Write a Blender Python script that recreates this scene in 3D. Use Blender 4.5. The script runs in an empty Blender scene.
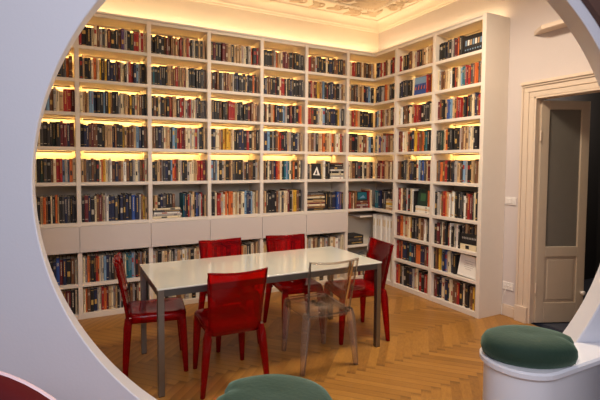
import bpy, bmesh, math, random
from mathutils import Vector, Matrix
random.seed(7)
S = bpy.context.scene
COL = S.collection
PI = math.pi

# ------------------------------------------------------------------ materials
def lin(c):
    return tuple(((v/255)/12.92 if v/255 <= .04045 else ((v/255+.055)/1.055)**2.4) for v in c)+(1,)

def mat(name, rgb, rough=.5, metal=0, spec=.5, noise=0, nscale=12, coat=0, sheen=0, bump=0, bscale=80, trans=0):
    m = bpy.data.materials.new(name); m.use_nodes = True
    nt = m.node_tree; b = nt.nodes['Principled BSDF']
    c = lin(rgb)
    b.inputs['Base Color'].default_value = c
    b.inputs['Roughness'].default_value = rough
    b.inputs['Metallic'].default_value = metal
    b.inputs['Specular IOR Level'].default_value = spec
    b.inputs['Coat Weight'].default_value = coat
    b.inputs['Sheen Weight'].default_value = sheen; b.inputs['Sheen Tint'].default_value = (.6, .9, .65, 1)
    b.inputs['Transmission Weight'].default_value = trans
    if noise:
        tc = nt.nodes.new('ShaderNodeTexCoord'); n = nt.nodes.new('ShaderNodeTexNoise')
        n.inputs['Scale'].default_value = nscale; n.inputs['Detail'].default_value = 4
        r = nt.nodes.new('ShaderNodeMix'); r.data_type = 'RGBA'
        r.inputs['A'].default_value = tuple(v*(1-noise) for v in c[:3])+(1,)
        r.inputs['B'].default_value = tuple(min(1, v*(1+noise)) for v in c[:3])+(1,)
        nt.links.new(tc.outputs['Object'], n.inputs['Vector'])
        nt.links.new(n.outputs['Fac'], r.inputs['Factor'])
        nt.links.new(r.outputs['Result'], b.inputs['Base Color'])
    if bump:
        tc = nt.nodes.new('ShaderNodeTexCoord'); n = nt.nodes.new('ShaderNodeTexNoise')
        n.inputs['Scale'].default_value = bscale
        bp = nt.nodes.new('ShaderNodeBump'); bp.inputs['Strength'].default_value = bump
        bp.inputs['Distance'].default_value = .01
        nt.links.new(tc.outputs['Object'], n.inputs['Vector'])
        nt.links.new(n.outputs['Fac'], bp.inputs['Height'])
        nt.links.new(bp.outputs['Normal'], b.inputs['Normal'])
    return m

def emis(name, col, s):
    m = bpy.data.materials.new(name); m.use_nodes = True
    nt = m.node_tree; nt.nodes.clear()
    e = nt.nodes.new('ShaderNodeEmission'); o = nt.nodes.new('ShaderNodeOutputMaterial')
    e.inputs['Color'].default_value = col; e.inputs['Strength'].default_value = s
    nt.links.new(e.outputs[0], o.inputs[0])
    return m

def plastic(name, tint, body, dens, edge, rough=.08):
    """see-through polycarbonate: tinted transparency with a little coloured body, denser at grazing angles, fresnel gloss"""
    m = bpy.data.materials.new(name); m.use_nodes = True
    nt = m.node_tree; out = nt.nodes['Material Output']; nt.nodes.remove(nt.nodes['Principled BSDF']); N = nt.nodes.new; K = nt.links.new
    t = N('ShaderNodeBsdfTransparent'); t.inputs[0].default_value = tint
    d = N('ShaderNodeBsdfDiffuse'); d.inputs[0].default_value = body
    g = N('ShaderNodeBsdfGlossy'); g.inputs['Roughness'].default_value = rough
    lw = N('ShaderNodeLayerWeight'); lw.inputs['Blend'].default_value = .5
    p = N('ShaderNodeMath'); p.operation = 'POWER'; p.inputs[1].default_value = 4; K(lw.outputs['Facing'], p.inputs[0])
    mr = N('ShaderNodeMapRange'); mr.inputs['To Min'].default_value = dens; mr.inputs['To Max'].default_value = min(1, dens+edge); K(p.outputs[0], mr.inputs['Value'])
    a = N('ShaderNodeMixShader'); K(mr.outputs['Result'], a.inputs[0]); K(t.outputs[0], a.inputs[1]); K(d.outputs[0], a.inputs[2])
    fr = N('ShaderNodeFresnel'); fr.inputs['IOR'].default_value = 1.3
    b = N('ShaderNodeMixShader'); K(fr.outputs[0], b.inputs[0]); K(a.outputs[0], b.inputs[1]); K(g.outputs[0], b.inputs[2])
    K(b.outputs[0], out.inputs[0])
    return m

M = dict(
    shelf=mat('white lacquered board', (226, 214, 200), .45, noise=.03),
    shelfback=mat('cream back board', (222, 208, 186), .6, noise=.03),
    drawer=mat('white drawer front', (212, 200, 192), .4),
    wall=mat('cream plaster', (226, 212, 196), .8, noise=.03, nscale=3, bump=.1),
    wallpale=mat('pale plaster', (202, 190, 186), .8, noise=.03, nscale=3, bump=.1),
    arch=mat('white arch plaster', (214, 213, 220), .7, noise=.02, nscale=2, bump=.05),
    ceil=mat('ceiling plaster', (228, 214, 198), .85, noise=.03, nscale=2),
    stucco=mat('taupe stucco with shading', (208, 184, 158), .85, noise=.08, nscale=14),  # taupe paint with the relief's shading mixed into the colour
    trim=mat('cream paint', (214, 194, 174), .45, noise=.03),
    leaf=mat('greyed cream paint', (186, 168, 148), .45, noise=.04),
    doorglass=mat('dark frosted pane', (112, 106, 98), .25, noise=.05),
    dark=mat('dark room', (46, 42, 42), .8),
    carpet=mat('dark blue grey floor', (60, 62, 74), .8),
    brown=mat('brown board', (92, 62, 50), .6, noise=.2, nscale=6),
    steel=mat('brushed steel', (140, 136, 130), .42, 1.0, noise=.06, nscale=40),
    frame=mat('grey metal rail', (96, 96, 94), .4, .8),
    glass=mat('white glass', (224, 222, 208), .07, spec=.7, coat=.6),
    velvet=mat('dark green velvet', (22, 48, 32), .8, sheen=.3, noise=.18, nscale=9, bump=.15, bscale=60),
    paint=mat('white gloss paint', (226, 224, 228), .35),
    redleather=mat('dark red leather', (84, 1, 6), .75, spec=.25, noise=.15, nscale=5),
    pale=mat('pale pink shell', (226, 196, 200), .4),
    plate=mat('white plastic', (224, 216, 210), .4),
    white=mat('white card', (238, 232, 222), .6),
    redp=plastic('red polycarbonate', (.80, .022, .020, 1), lin((182, 8, 12)), .22, .25),
    redrim=plastic('red polycarbonate thick rim', (.70, .012, .012, 1), lin((170, 8, 12)), .30, .25),
    clearp=plastic('clear polycarbonate', (.97, .955, .94, 1), lin((235, 215, 195)), .012, .22),
    clearrim=plastic('clear polycarbonate thick rim', (.90, .86, .82, 1), lin((240, 218, 198)), .08, .42),
    led=emis('warm light strip', (1, .62, .20, 1), 36),
    cove=emis('warm cove light', (1, .76, .42, 1), 24),
)

# ------------------------------------------------------------------ mesh helpers
class MB:
    def __init__(s): s.v = []; s.f = []; s.m = []; s.sm = []
    def add(s, vs, fs, mi=0, smooth=False, T=None):
        o = len(s.v)
        s.v += [tuple(T @ Vector(p)) if T else tuple(p) for p in vs]
        for f in fs:
            s.f.append(tuple(i+o for i in f)); s.m.append(mi); s.sm.append(smooth)
        return s
    def box(s, a, b, mi=0, T=None):
        x0, y0, z0 = a; x1, y1, z1 = b
        vs = [(x0,y0,z0),(x1,y0,z0),(x1,y1,z0),(x0,y1,z0),(x0,y0,z1),(x1,y0,z1),(x1,y1,z1),(x0,y1,z1)]
        fs = [(0,3,2,1),(4,5,6,7),(0,1,5,4),(1,2,6,5),(2,3,7,6),(3,0,4,7)]
        return s.add(vs, fs, mi, T=T)
    def prism(s, pts, z0, z1, mi=0, T=None, smooth=False):
        n = len(pts)
        s.add([(x,y,z0) for x,y in pts]+[(x,y,z1) for x,y in pts], [(i,(i+1)%n,n+(i+1)%n,n+i) for i in range(n)], mi, smooth, T)
        s.add([(x,y,z0) for x,y in pts], [tuple(range(n-1,-1,-1))], mi, False, T)
        s.add([(x,y,z1) for x,y in pts], [tuple(range(n))], mi, False, T)
        return s
    def loft(s, rings, mi=0, smooth=True, caps=True, closed=True, T=None):
        n = len(rings[0]); vs = [p for r in rings for p in r]; fs = []
        for k in range(len(rings)-1):
            for i in range(n if closed else n-1):
                j = (i+1) % n
                fs.append((k*n+i, k*n+j, (k+1)*n+j, (k+1)*n+i))
        s.add(vs, fs, mi, smooth, T)
        if caps:
            s.add(rings[0], [tuple(range(n-1,-1,-1))], mi, False, T); s.add(rings[-1], [tuple(range(n))], mi, False, T)
        return s
    def tube(s, path, r, n=8, mi=0, T=None):
        rings = []
        for i, p in enumerate(path):
            p = Vector(p); a = Vector(path[max(0, i-1)]); b = Vector(path[min(len(path)-1, i+1)])
            d = (b-a).normalized(); u = d.cross(Vector((0, 0, 1)))
            if u.length < .05: u = d.cross(Vector((1, 0, 0)))
            u.normalize(); w = d.cross(u); rr = r[i] if isinstance(r, (list, tuple)) else r
            rings.append([p+u*rr*math.cos(2*PI*k/n)+w*rr*math.sin(2*PI*k/n) for k in range(n)])
        return s.loft(rings, mi, T=T)
    def build(s, name, mats, parent=None, bevel=0, fix=True, seg=2):
        me = bpy.data.meshes.new(name); me.from_pydata(s.v, [], s.f)
        for m in (mats if isinstance(mats, (list, tuple)) else [mats]): me.materials.append(m)
        me.polygons.foreach_set('material_index', s.m); me.polygons.foreach_set('use_smooth', s.sm)
        if fix:
            bm = bmesh.new(); bm.from_mesh(me); bmesh.ops.recalc_face_normals(bm, faces=bm.faces); bm.to_mesh(me); bm.free()
        me.update()
        o = bpy.data.objects.new(name, me); COL.objects.link(o)
        if parent: o.parent = parent
        if bevel:
            md = o.modifiers.new('bevel', 'BEVEL'); md.width = bevel; md.segments = seg; md.limit_method = 'ANGLE'
            wn = o.modifiers.new('normals', 'WEIGHTED_NORMAL'); wn.keep_sharp = False
        return o

def tag(o, label=None, cat=None, group=None, kind=None):
    if label: o['label'] = label
    if cat: o['category'] = cat
    if group: o['group'] = group
    if kind: o['kind'] = kind
    return o
def empty(name, loc=(0,0,0), rz=0):
    o = bpy.data.objects.new(name, None); COL.objects.link(o); o.location = loc; o.rotation_euler = (0,0,rz)
    o.empty_display_size = .1
    return o
def struct(o, label=None):
    o['kind'] = 'structure'
    if label: o['label'] = label
    return o
def bx(name, a, b, m, parent=None, bevel=0): return MB().box(a, b).build(name, m, parent, bevel)

# ------------------------------------------------------------------ camera
CAM = Vector((-3.7497, -4.6384, 1.5672)); YAW, PITCH, ROLL, F, PX, PY = .4545, -.0471, .0044, 425.42, 275.18, 184.68
fwd = Vector((math.sin(YAW)*math.cos(PITCH), math.cos(YAW)*math.cos(PITCH), math.sin(PITCH)))
right = Vector((math.cos(YAW), -math.sin(YAW), 0)); up = right.cross(fwd)
r2 = right*math.cos(ROLL)+up*math.sin(ROLL); u2 = -right*math.sin(ROLL)+up*math.cos(ROLL)
cd = bpy.data.cameras.new('camera'); cam = bpy.data.objects.new('camera', cd); COL.objects.link(cam)
cd.sensor_width = 36; cd.lens = F*36/600; cd.shift_x = (300-PX)/600; cd.shift_y = -(200-PY)/600
cd.clip_start = .05
cam.matrix_world = Matrix(((r2.x,u2.x,-fwd.x,CAM.x),(r2.y,u2.y,-fwd.y,CAM.y),(r2.z,u2.z,-fwd.z,CAM.z),(0,0,0,1)))
S.camera = cam
def proj(P):
    v = Vector(P)-CAM; d = v.dot(fwd)
    return PX+F*v.dot(r2)/d, PY-F*v.dot(u2)/d, d

# ------------------------------------------------------------------ main dimensions
DEP = .355; TOP = 3.0586
ZA = [2.715, 2.388, 2.058, 1.7166, 1.366, .961]; ZD = .697; Z8 = .344
ZB = [2.715, 2.388, 2.058, 1.7166, 1.366, .980, .654, .360]
XA = [-4.94, -4.30, -3.650, -2.959, -2.308, -1.661, -1.051, -.423]
YB = [-.4226, -1.0444, -1.664]
UT, ST = .042, .034
CEIL = 3.60
WY = .45                                     # the arch wall stands across the room at this yaw
wn_ = Vector((math.sin(WY), math.cos(WY), 0)); ws_ = Vector((math.cos(WY), -math.sin(WY), 0))
def wp(s, z, D):                             # point of the arch wall: sideways, height, distance along its normal
    p = Vector((CAM.x, CAM.y, 0))+ws_*s+wn_*D; return Vector((p.x, p.y, z))

# ------------------------------------------------------------------ floor (herringbone parquet)
def floor():
    L, w = .60, .066; c45 = math.cos(PI/4)
    vs, fs, uv, cs = [], [], [], []
    X0, X1, Y0, Y1 = -5.02, .36, -4.62, .36
    for k in range(-110, 110):
        for q in range(-14, 15):
            ox, oy = k*w+q*L, k*w-q*L
            for (x0, y0, x1, y1, h) in ((ox, oy, ox+L, oy+w, 1), (ox+L, oy+w-L, ox+L+w, oy+w, 0)):
                cx, cy = (x0+x1)/2, (y0+y1)/2
                def rot(x, y): return ((x+y)*c45-2.3, (y-x)*c45-2.1)
                a, b = rot(cx, cy)
                if not (X0-.3 < a < X1+.3 and Y0-.3 < b < Y1+.3): continue
                pts = [rot(x0,y0), rot(x1,y0), rot(x1,y1), rot(x0,y1)]
                u = [(0,0),(1,0),(1,1),(0,1)] if h else [(0,0),(0,1),(1,1),(1,0)]
                # clip against the room rectangle
                poly = [(p[0], p[1], t[0], t[1]) for p, t in zip(pts, u)]
                for ax, lim, sg in ((0,X0,1),(0,X1,-1),(1,Y0,1),(1,Y1,-1)):
                    out = []
                    for i in range(len(poly)):
                        A, B = poly[i], poly[(i+1) % len(poly)]
                        da, db = (A[ax]-lim)*sg, (B[ax]-lim)*sg
                        if da >= 0: out.append(A)
                        if (da >= 0) != (db >= 0):
                            t = da/(da-db); out.append(tuple(A[j]+(B[j]-A[j])*t for j in range(4)))
                    poly = out
                    if len(poly) < 3: break
                if len(poly) < 3: continue
                o = len(vs); vs += [(p[0],p[1],0) for p in poly]; fs.append(tuple(range(o, o+len(poly))))
                uv += [(p[2],p[3]) for p in poly]
                r = random.random(); cs += [(r, random.random(), h, 1)]*len(poly)
    me = bpy.data.meshes.new('floor'); me.from_pydata(vs, [], fs)
    ul = me.uv_layers.new(name='plank'); ca = me.color_attributes.new('tone', 'FLOAT_COLOR', 'CORNER')
    for i, l in enumerate(me.loops):
        ul.data[i].uv = uv[l.vertex_index]; ca.data[i].color = cs[l.vertex_index]
    m = bpy.data.materials.new('oak herringbone'); m.use_nodes = True
    nt = m.node_tree; b = nt.nodes['Principled BSDF']; N = nt.nodes.new; K = nt.links.new
    at = N('ShaderNodeVertexColor'); at.layer_name = 'tone'
    sp = N('ShaderNodeSeparateColor'); K(at.outputs['Color'], sp.inputs[0])
    uvn = N('ShaderNodeUVMap'); uvn.uv_map = 'plank'
    sx = N('ShaderNodeSeparateXYZ'); K(uvn.outputs[0], sx.inputs[0])
    cx = N('ShaderNodeCombineXYZ')
    def mth(op, a, b_=None):
        n = N('ShaderNodeMath'); n.operation = op
        for i, v in enumerate((a, b_)):
            if v is None: continue
            if isinstance(v, (int, float)): n.inputs[i].default_value = v
            else: K(v, n.inputs[i])
        return n.outputs[0]
    K(mth('MULTIPLY', sx.outputs['X'], 1.6), cx.inputs[0]); K(mth('MULTIPLY', sx.outputs['Y'], 5), cx.inputs[1])
    K(mth('MULTIPLY', sp.outputs[1], 60), cx.inputs[2])
    nz = N('ShaderNodeTexNoise'); nz.inputs['Scale'].default_value = 2.2; nz.inputs['Detail'].default_value = 6; nz.inputs['Roughness'].default_value = .65
    K(cx.outputs[0], nz.inputs['Vector'])
    tone = mth('ADD', mth('MULTIPLY', sp.outputs[0], .26), mth('ADD', .08, mth('MULTIPLY', nz.outputs['Fac'], .58)))
    rp = N('ShaderNodeValToRGB'); e = rp.color_ramp.elements
    e[0].position = .12; e[0].color = lin((112, 70, 25)); e[1].position = .88; e[1].color = lin((194, 138, 62))
    K(tone, rp.inputs[0])
    # dark joint round every plank
    du = mth('MINIMUM', sx.outputs['X'], mth('SUBTRACT', 1, sx.outputs['X'])); dv = mth('MINIMUM', sx.outputs['Y'], mth('SUBTRACT', 1, sx.outputs['Y']))
    d = mth('MINIMUM', mth('MULTIPLY', du, L*2), mth('MULTIPLY', dv, w*.5))
    g = mth('MINIMUM', 1, mth('ADD', .50, mth('MULTIPLY', d, 190)))
    mx = N('ShaderNodeMix'); mx.data_type = 'RGBA'; mx.inputs['A'].default_value = lin((70, 40, 18))
    K(g, mx.inputs['Factor']); K(rp.outputs[0], mx.inputs['B']); K(mx.outputs['Result'], b.inputs['Base Color'])
    b.inputs['Roughness'].default_value = .38
    me.materials.append(m)
    o = bpy.data.objects.new('floor', me); COL.objects.link(o); struct(o, 'orange brown oak parquet floor laid in herringbone')
    return o
floor()
struct(bx('trim_1', (-6.2, -6.2, -.12), (.36, .46, -.004), M['brown']), 'floor bed under the parquet')

# ------------------------------------------------------------------ walls and ceiling
struct(bx('wall_back', (-5.1, DEP, 0), (.47, DEP+.1, CEIL+.2), M['wall']), 'cream wall behind the long bookcase')
DY0, DY1, DZ = -2.0, -2.92, 2.235
w = MB(); x0, x1 = DEP, DEP+.115
w.box((x0, DY0, 0), (x1, DEP, CEIL+.2)).box((x0, -4.6, 0), (x1, DY1, CEIL+.2)).box((x0, DY1, DZ), (x1, DY0, CEIL+.2))
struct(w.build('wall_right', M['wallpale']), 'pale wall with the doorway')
struct(bx('wall_left', (-5.06, -1.9, 0), (-4.965, DEP, CEIL+.2), M['wall']))
struct(bx('ceiling', (-5.1, -4.6, CEIL), (.47, .46, CEIL+.1), M['ceil']), 'warm white plaster ceiling')
# coving between wall and ceiling
def coving():
    m = MB(); pr = [(0, 0), (.02, 0), (.025, .02), (.04, .03)]
    pr += [(.04+.09*(1-math.cos(a)), .03+.075*math.sin(a)) for a in [PI/2*i/6 for i in range(7)]]
    pr += [(.16, .105), (.165, .119), (0, .119)]
    z = CEIL-.12
    # along the back wall, then down the right wall, mitred at the corner
    a = [(-4.95, DEP-d, z+h) for d, h in pr]; b = [(DEP-d, DEP-d, z+h) for d, h in pr]; c = [(DEP-d, -4.3, z+h) for d, h in pr]
    m.loft([a, b, c], smooth=False)
    # flat moulding further out on the ceiling
    q = [(.42, .119), (.42, .105), (.45, .095), (.47, .105), (.47, .119)]
    m.loft([[(-4.9, DEP-d, z+h) for d, h in q], [(DEP-d, DEP-d, z+h) for d, h in q], [(DEP-d, -4.3, z+h) for d, h in q]], smooth=False)
    return m
struct(coving().build('trim_2', M['ceil']), 'stepped plaster coving along the ceiling')
def ornament():
    m = MB(); z = CEIL-.006
    def spiral(cx, cy, r, turns, a0, sg, t=.012):
        p = []
        for i in range(22):
            k = i/21; a = a0+sg*turns*2*PI*k; rr = r*(1-.85*k)
            p.append((cx+rr*math.cos(a), cy+rr*math.sin(a), z))
        m.tube(p, [t*(1-.4*i/21) for i in range(22)], 6)
    def leaf(cx, cy, a, l, wd):
        ca, sa = math.cos(a), math.sin(a); n = 8; rings = []
        for i in range(n+1):
            k = i/n; ww = wd*math.sin(PI*min(1, k*.95+.05))**.8; x = l*k
            row = []
            for j, (o, h) in enumerate(((-1, .006), (-.5, -.014), (0, -.004), (.5, -.014), (1, .006))):
                row.append((cx+ca*x-sa*o*ww, cy+sa*x+ca*o*ww, z+h))
            rings.append(row)
        m.loft(rings, caps=False, closed=False)
    rnd = random.Random(3)
    for side in (0, 1):
        for i in range(13):
            t = .30+.27*i
            c = (DEP-t-.35, DEP-.30) if side == 0 else (DEP-.30, DEP-t-.35)
            base = PI if side == 0 else -PI/2
            spiral(c[0], c[1], .085, 1.4, base+(.5 if i % 2 else -.5), 1 if i % 2 else -1)
            leaf(c[0], c[1], base+(1.0 if i % 2 else -1.0), .17, .03); leaf(c[0], c[1], base+(-.4 if i % 2 else .4), .15, .028)
            spiral(c[0]-(.0 if side else .1), c[1]-(.16 if side == 0 else .1), .06, 1.2, base+2, -1 if i % 2 else 1, .01)
    # corner cartouche
    cx, cy = DEP-.62, DEP-.62
    for k in range(12): leaf(cx, cy, k*PI/6, .26, .045)
    for k in range(8): spiral(cx+.36*math.cos(k*PI/4), cy+.36*math.sin(k*PI/4), .1, 1.5, k*PI/4, 1 if k % 2 else -1)
    for k in range(4): leaf(DEP-.33, DEP-.33, PI+k*PI/6-.2, .2, .04)
    return m
struct(ornament().build('trim_3', M['stucco'], fix=False), 'scrolled stucco leaves on the ceiling near the corner')

# arch wall: an oval opening through a thick white wall
def arch_wall():
    m = MB(); n = 160; D0, D1 = 2.0, 2.2
    e0 = (.278, 1.461, 1.412, 1.351); e1 = (.273, 1.459, 1.50, 1.404)
    R = (-2.30, 3.52, 0, CEIL+.02)
    angs = sorted([2*PI*i/n for i in range(n)]+[math.atan2(z-1.46, s-.278) % (2*PI) for s in R[:2] for z in R[2:]])
    def ell(e, a): return e[0]+e[2]*math.cos(a), e[1]+e[3]*math.sin(a)
    def rect(a):
        c, s_ = math.cos(a), math.sin(a); t = 1e9
        if c > 1e-9: t = min(t, (R[1]-.278)/c)
        if c < -1e-9: t = min(t, (R[0]-.278)/c)
        if s_ > 1e-9: t = min(t, (R[3]-1.46)/s_)
        if s_ < -1e-9: t = min(t, (R[2]-1.46)/s_)
        return .278+c*t, 1.46+s_*t
    N = len(angs); br = .012
    def ring(fn, D): return [wp(*fn(a), D) for a in angs]
    def off(e, d): return (e[0], e[1], e[2]+d, e[3]+d)
    br = .005
    near_face = [ring(rect, D0), ring(lambda a: ell(off(e0, br), a), D0)]
    curve = [ring(lambda a: ell(off(e0, br), a), D0), ring(lambda a: ell(off(e0, br*.3), a), D0+br*.3), ring(lambda a: ell(e0, a), D0+br),
             ring(lambda a: ell(e1, a), D1-br), ring(lambda a: ell(off(e1, br), a), D1)]
    far_face = [ring(lambda a: ell(off(e1, br), a), D1), ring(rect, D1)]
    m.loft(near_face, caps=False, smooth=False); m.loft(curve[:3], caps=False, smooth=True); m.loft(curve[2:4], caps=False, smooth=True); m.loft(curve[3:], caps=False, smooth=True); m.loft(far_face, caps=False, smooth=False)
    m.loft([ring(rect, D1), ring(rect, D0)], caps=False, smooth=False)
    return m.build('wall_front', M['arch'], fix=False)
struct(arch_wall(), 'white wall with a large round opening')
# brown board with a round cut, beside the opening at the top right
def board():
    m = MB(); off = .046; e = (.278, 1.461, 1.412+off, 1.351+off); n = 24
    A = [math.radians(12+58*i/n) for i in range(n+1)]
    inner = [(e[0]+e[2]*math.cos(a), e[1]+e[3]*math.sin(a)) for a in A]
    outer = [(2.9, inner[0][1]+(3.2-inner[0][1])*i/(n/2)) if i <= n/2 else (2.9-(2.9-inner[-1][0])*(i-n/2)/(n/2), 3.2) for i in range(n+1)]
    rings = []
    for i in range(n+1):
        rings.append([wp(*inner[i], 1.995), wp(*inner[i], 1.965), wp(*outer[i], 1.965), wp(*outer[i], 1.995)])
    m.loft(rings, smooth=False)
    o = m.build('wall_panel', M['brown'])
    return tag(o, 'dark brown curved panel on the arch wall at its upper right', 'panel')
board()

# ------------------------------------------------------------------ doorway, door, wall fittings
def casing():
    m = MB(); W = .12; x = DEP
    for (a, b) in ((0, .05), (.05, .10), (.10, W)):
        th = {0: .022, .05: .03, .10: .042}[a]
        m.box((x-th, DY0+a, 0), (x, DY0+b, DZ+a)); m.box((x-th, DY1-b, 0), (x, DY1-a, DZ+a))
        m.box((x-th, DY1-b, DZ+a), (x, DY0+b, DZ+b))
    m.box((x-.055, DY1-W-.004, DZ+W), (x, DY0+W+.004, DZ+W+.03))
    for y in (DY0, DY1-W): m.box((x-.05, y-.002, 0), (x, y+W+.002, .16))
    # lining of the doorway
    m.box((x-.02, DY0-.02, 0), (x+.115, DY0, DZ)).box((x-.02, DY1, 0), (x+.115, DY1+.02, DZ)).box((x-.02, DY1, DZ-.02), (x+.115, DY0, DZ))
    return m.build('trim_4', M['trim'], bevel=.004)
struct(casing(), 'cream moulded frame round the doorway')
bb = MB(); bb.box((DEP-.018, -1.855, 0), (DEP, -1.69, .10)).box((DEP-.012, -1.855, .10), (DEP, -1.69, .12))
struct(bb.build('baseboard_right', M['trim'], bevel=.003))
d1 = empty('door_1', (.40, -2.022, .01), math.atan2(-.19, .466)); struct(d1, 'cream door leaf with a dark glass pane and one lower panel, ajar')
W_, H_, T_ = .50, 2.19, .04
m = MB(); st = .085
m.box((0,-T_/2,0),(st,T_/2,H_)).box((W_-st,-T_/2,0),(W_,T_/2,H_)).box((st,-T_/2,H_-st),(W_-st,T_/2,H_)).box((st,-T_/2,0),(W_-st,T_/2,.20)).box((st,-T_/2,.66),(W_-st,T_/2,.76))
m.build('door_frame', M['leaf'], d1, .004)
m = MB(); m.box((st,-.008,.20),(W_-st,.008,.66)).box((st+.03,-.015,.23),(W_-st-.03,.015,.63)); m.build('door_panel', M['leaf'], d1, .006)
bx('door_pane', (st,-.004,.76), (W_-st,.004,H_-st), M['doorglass'], d1)
m = MB(); m.loft([[(W_-.03+r*math.cos(2*PI*k/12), y, .30+r*math.sin(2*PI*k/12)) for k in range(12)] for y, r in ((-T_/2,.012),(-.035,.012),(-.04,.022),(-.055,.022),(-.06,.012))])
tag(m.build('door_knob', M['plate'], d1), 'small white knob')
for z in (.35, 1.85):
    m = MB(); m.tube([(-.006,-T_/2-.004,z-.05),(-.006,-T_/2-.004,z+.05)], .009); m.build('hinge', M['trim'], d1)
# room behind the doorway
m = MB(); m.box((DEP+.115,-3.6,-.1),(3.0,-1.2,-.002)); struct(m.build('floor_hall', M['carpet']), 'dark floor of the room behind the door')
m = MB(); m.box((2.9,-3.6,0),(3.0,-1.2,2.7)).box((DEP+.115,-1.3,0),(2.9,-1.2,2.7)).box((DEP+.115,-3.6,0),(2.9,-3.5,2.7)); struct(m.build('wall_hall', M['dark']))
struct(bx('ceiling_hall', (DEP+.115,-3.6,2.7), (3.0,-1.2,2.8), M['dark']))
m = MB(); m.prism([(DEP, -1.965), (DEP-.004, -1.965), (DEP-.14, -2.12), (DEP-.14, -2.95), (DEP, -2.95)], 2.83, 2.868)
tag(m.build('wall_ledge', M['trim'], bevel=.004), 'short cream ledge on the wall above the doorway', 'ledge')
def plate_(name, y, z, w, h, label, cat):
    t = empty(name, (DEP, y, z)); tag(t, label, cat)
    bx('cover_plate', (-.01, -w/2, -h/2), (0, w/2, h/2), M['plate'], t, .003)
    return t
t = plate_('light_switch', -1.777, 1.203, .12, .08, 'white wall switch plate between bookcase end and door frame', 'switch')
for i in (-1, 0, 1): bx('rocker', (-.015, i*.034-.014, -.025), (-.01, i*.034+.014, .025), M['plate'], t, .002)
t = plate_('power_outlet', -1.778, .317, .12, .08, 'white power outlet low on the wall by the door', 'outlet')
for i in (-1, 0, 1):
    m = MB(); m.loft([[(x, i*.034+r*math.cos(2*PI*k/10), r*math.sin(2*PI*k/10)) for k in range(10)] for x, r in ((-.01,.012),(-.0125,.012),(-.0125,.008))]); m.build('socket', M['plate'], t)
m = MB(); m.tube([(DEP-.02,-1.772,.295),(DEP-.035,-1.762,.26),(DEP-.03,-1.745,.22),(DEP-.03,-1.738,.19),(DEP-.028,-1.734,.16),(DEP-.03,-1.732,.12),(DEP-.034,-1.732,.006)], .004)
cr = m.build('cord', M['plate']); cr.parent = t; cr.matrix_parent_inverse = Matrix.Translation(-Vector(t.location))

# ------------------------------------------------------------------ bookcases
case_a = empty('bookcase', (-2.3, .17, 0)); tag(case_a, 'long white built-in bookcase with drawers along the back wall', 'bookcase', 'white built-in bookcases')
case_b = empty('bookcase', (.17, -1.0, 0)); tag(case_b, 'white bookcase without drawers along the right wall, ending beside the door', 'bookcase', 'white built-in bookcases')
OA, OB = Vector(case_a.location), Vector(case_b.location)
def pb(name, a, b, m, par, bevel=.0025):
    o = Vector(par.location) if par in (case_a, case_b) else Vector((0,0,0))
    if par.parent: o = par['_o'] if False else Vector(par.parent.location)
    a = Vector(a)-o; b = Vector(b)-o
    return MB().box(a, b).build(name, m, par, bevel)
for i, x in enumerate(XA): pb('upright', (x-UT/2, 0, 0), (x+UT/2, DEP-.016, TOP), M['shelf'], case_a)
pb('back_panel', (XA[0], DEP-.014, 0), (DEP-.002, DEP-.002, TOP), M['shelfback'], case_a)
pb('top_board', (XA[0], -.002, TOP-.0), (DEP-.016, DEP-.016, TOP+.022), M['shelf'], case_a)
def shelf_a(x0, x1, z, lit, front=0.0):
    s = pb('shelf', (x0, front, z-ST/2), (x1, DEP-.016, z+ST/2), M['shelf'], case_a)
    return s
def strip(par, side, u0, u1, z):
    """warm strip under a board, behind a small opaque lip, throwing its light at the back board"""
    o = Vector(par.parent.location)
    def b(m, d0, d1, z0, z1, mi):
        p, q = ((u0, d0, z0), (u1, d1, z1)) if side == 'A' else ((d0, u0, z0), (d1, u1, z1))
        m.box(Vector(p)-o, Vector(q)-o, mi)
    m = MB(); b(m, .270, .273, z-.020, z-.0005, 0); b(m, .2735, .283, z-.012, z-.001, 1)
    return tag(m.build('light_strip', [M['shelf'], M['led']], par), 'glowing warm strip behind a white lip')
for i in range(7):
    x0, x1 = XA[i]+UT/2, XA[i+1]-UT/2
    t = pb('shelf', (x0, .004, TOP-.032), (x1, DEP-.016, TOP-.001), M['shelf'], case_a)
    strip(t, 'A', x0+.03, x1-.03, TOP-.032)
    for k, z in enumerate(ZA+[ZD, Z8]):
        s = shelf_a(x0, x1, z, k < 4)
        if k < 4: strip(s, 'A', x0+.03, x1-.03, z-ST/2)
    pb('plinth', (x0, .004, 0), (x1, .05, .055), M['shelf'], case_a); pb('shelf', (x0, .05, .035), (x1, DEP-.016, .055), M['shelf'], case_a)
    pb('drawer_front', (XA[i]+.002, -.02, ZD-.014), (XA[i+1]-.002, -.002, ZA[5]-ST/2-.001), M['drawer'], case_a, .002)
# corner, back side
x0 = XA[7]+UT/2
t = pb('shelf', (x0, .004, TOP-.032), (DEP-.016, DEP-.016, TOP-.001), M['shelf'], case_a); strip(t, 'A', x0+.03, .25, TOP-.032)
for k, z in enumerate(ZA):
    s = shelf_a(x0, DEP-.016, z, k < 4)
    if k < 4: strip(s, 'A', x0+.03, .25, z-ST/2)
pb('shelf', (x0, .02, .47-.015), (DEP-.016, DEP-.016, .47+.015), M['shelf'], case_a)
pb('shelf', (-.16, .06, .86-.012), (DEP-.016, DEP-.016, .86+.012), M['shelf'], case_a)
pb('plinth', (x0, .004, 0), (-.001, .05, .055), M['shelf'], case_a); pb('shelf', (x0, .05, .035), (DEP-.016, DEP-.016, .055), M['shelf'], case_a)
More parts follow.
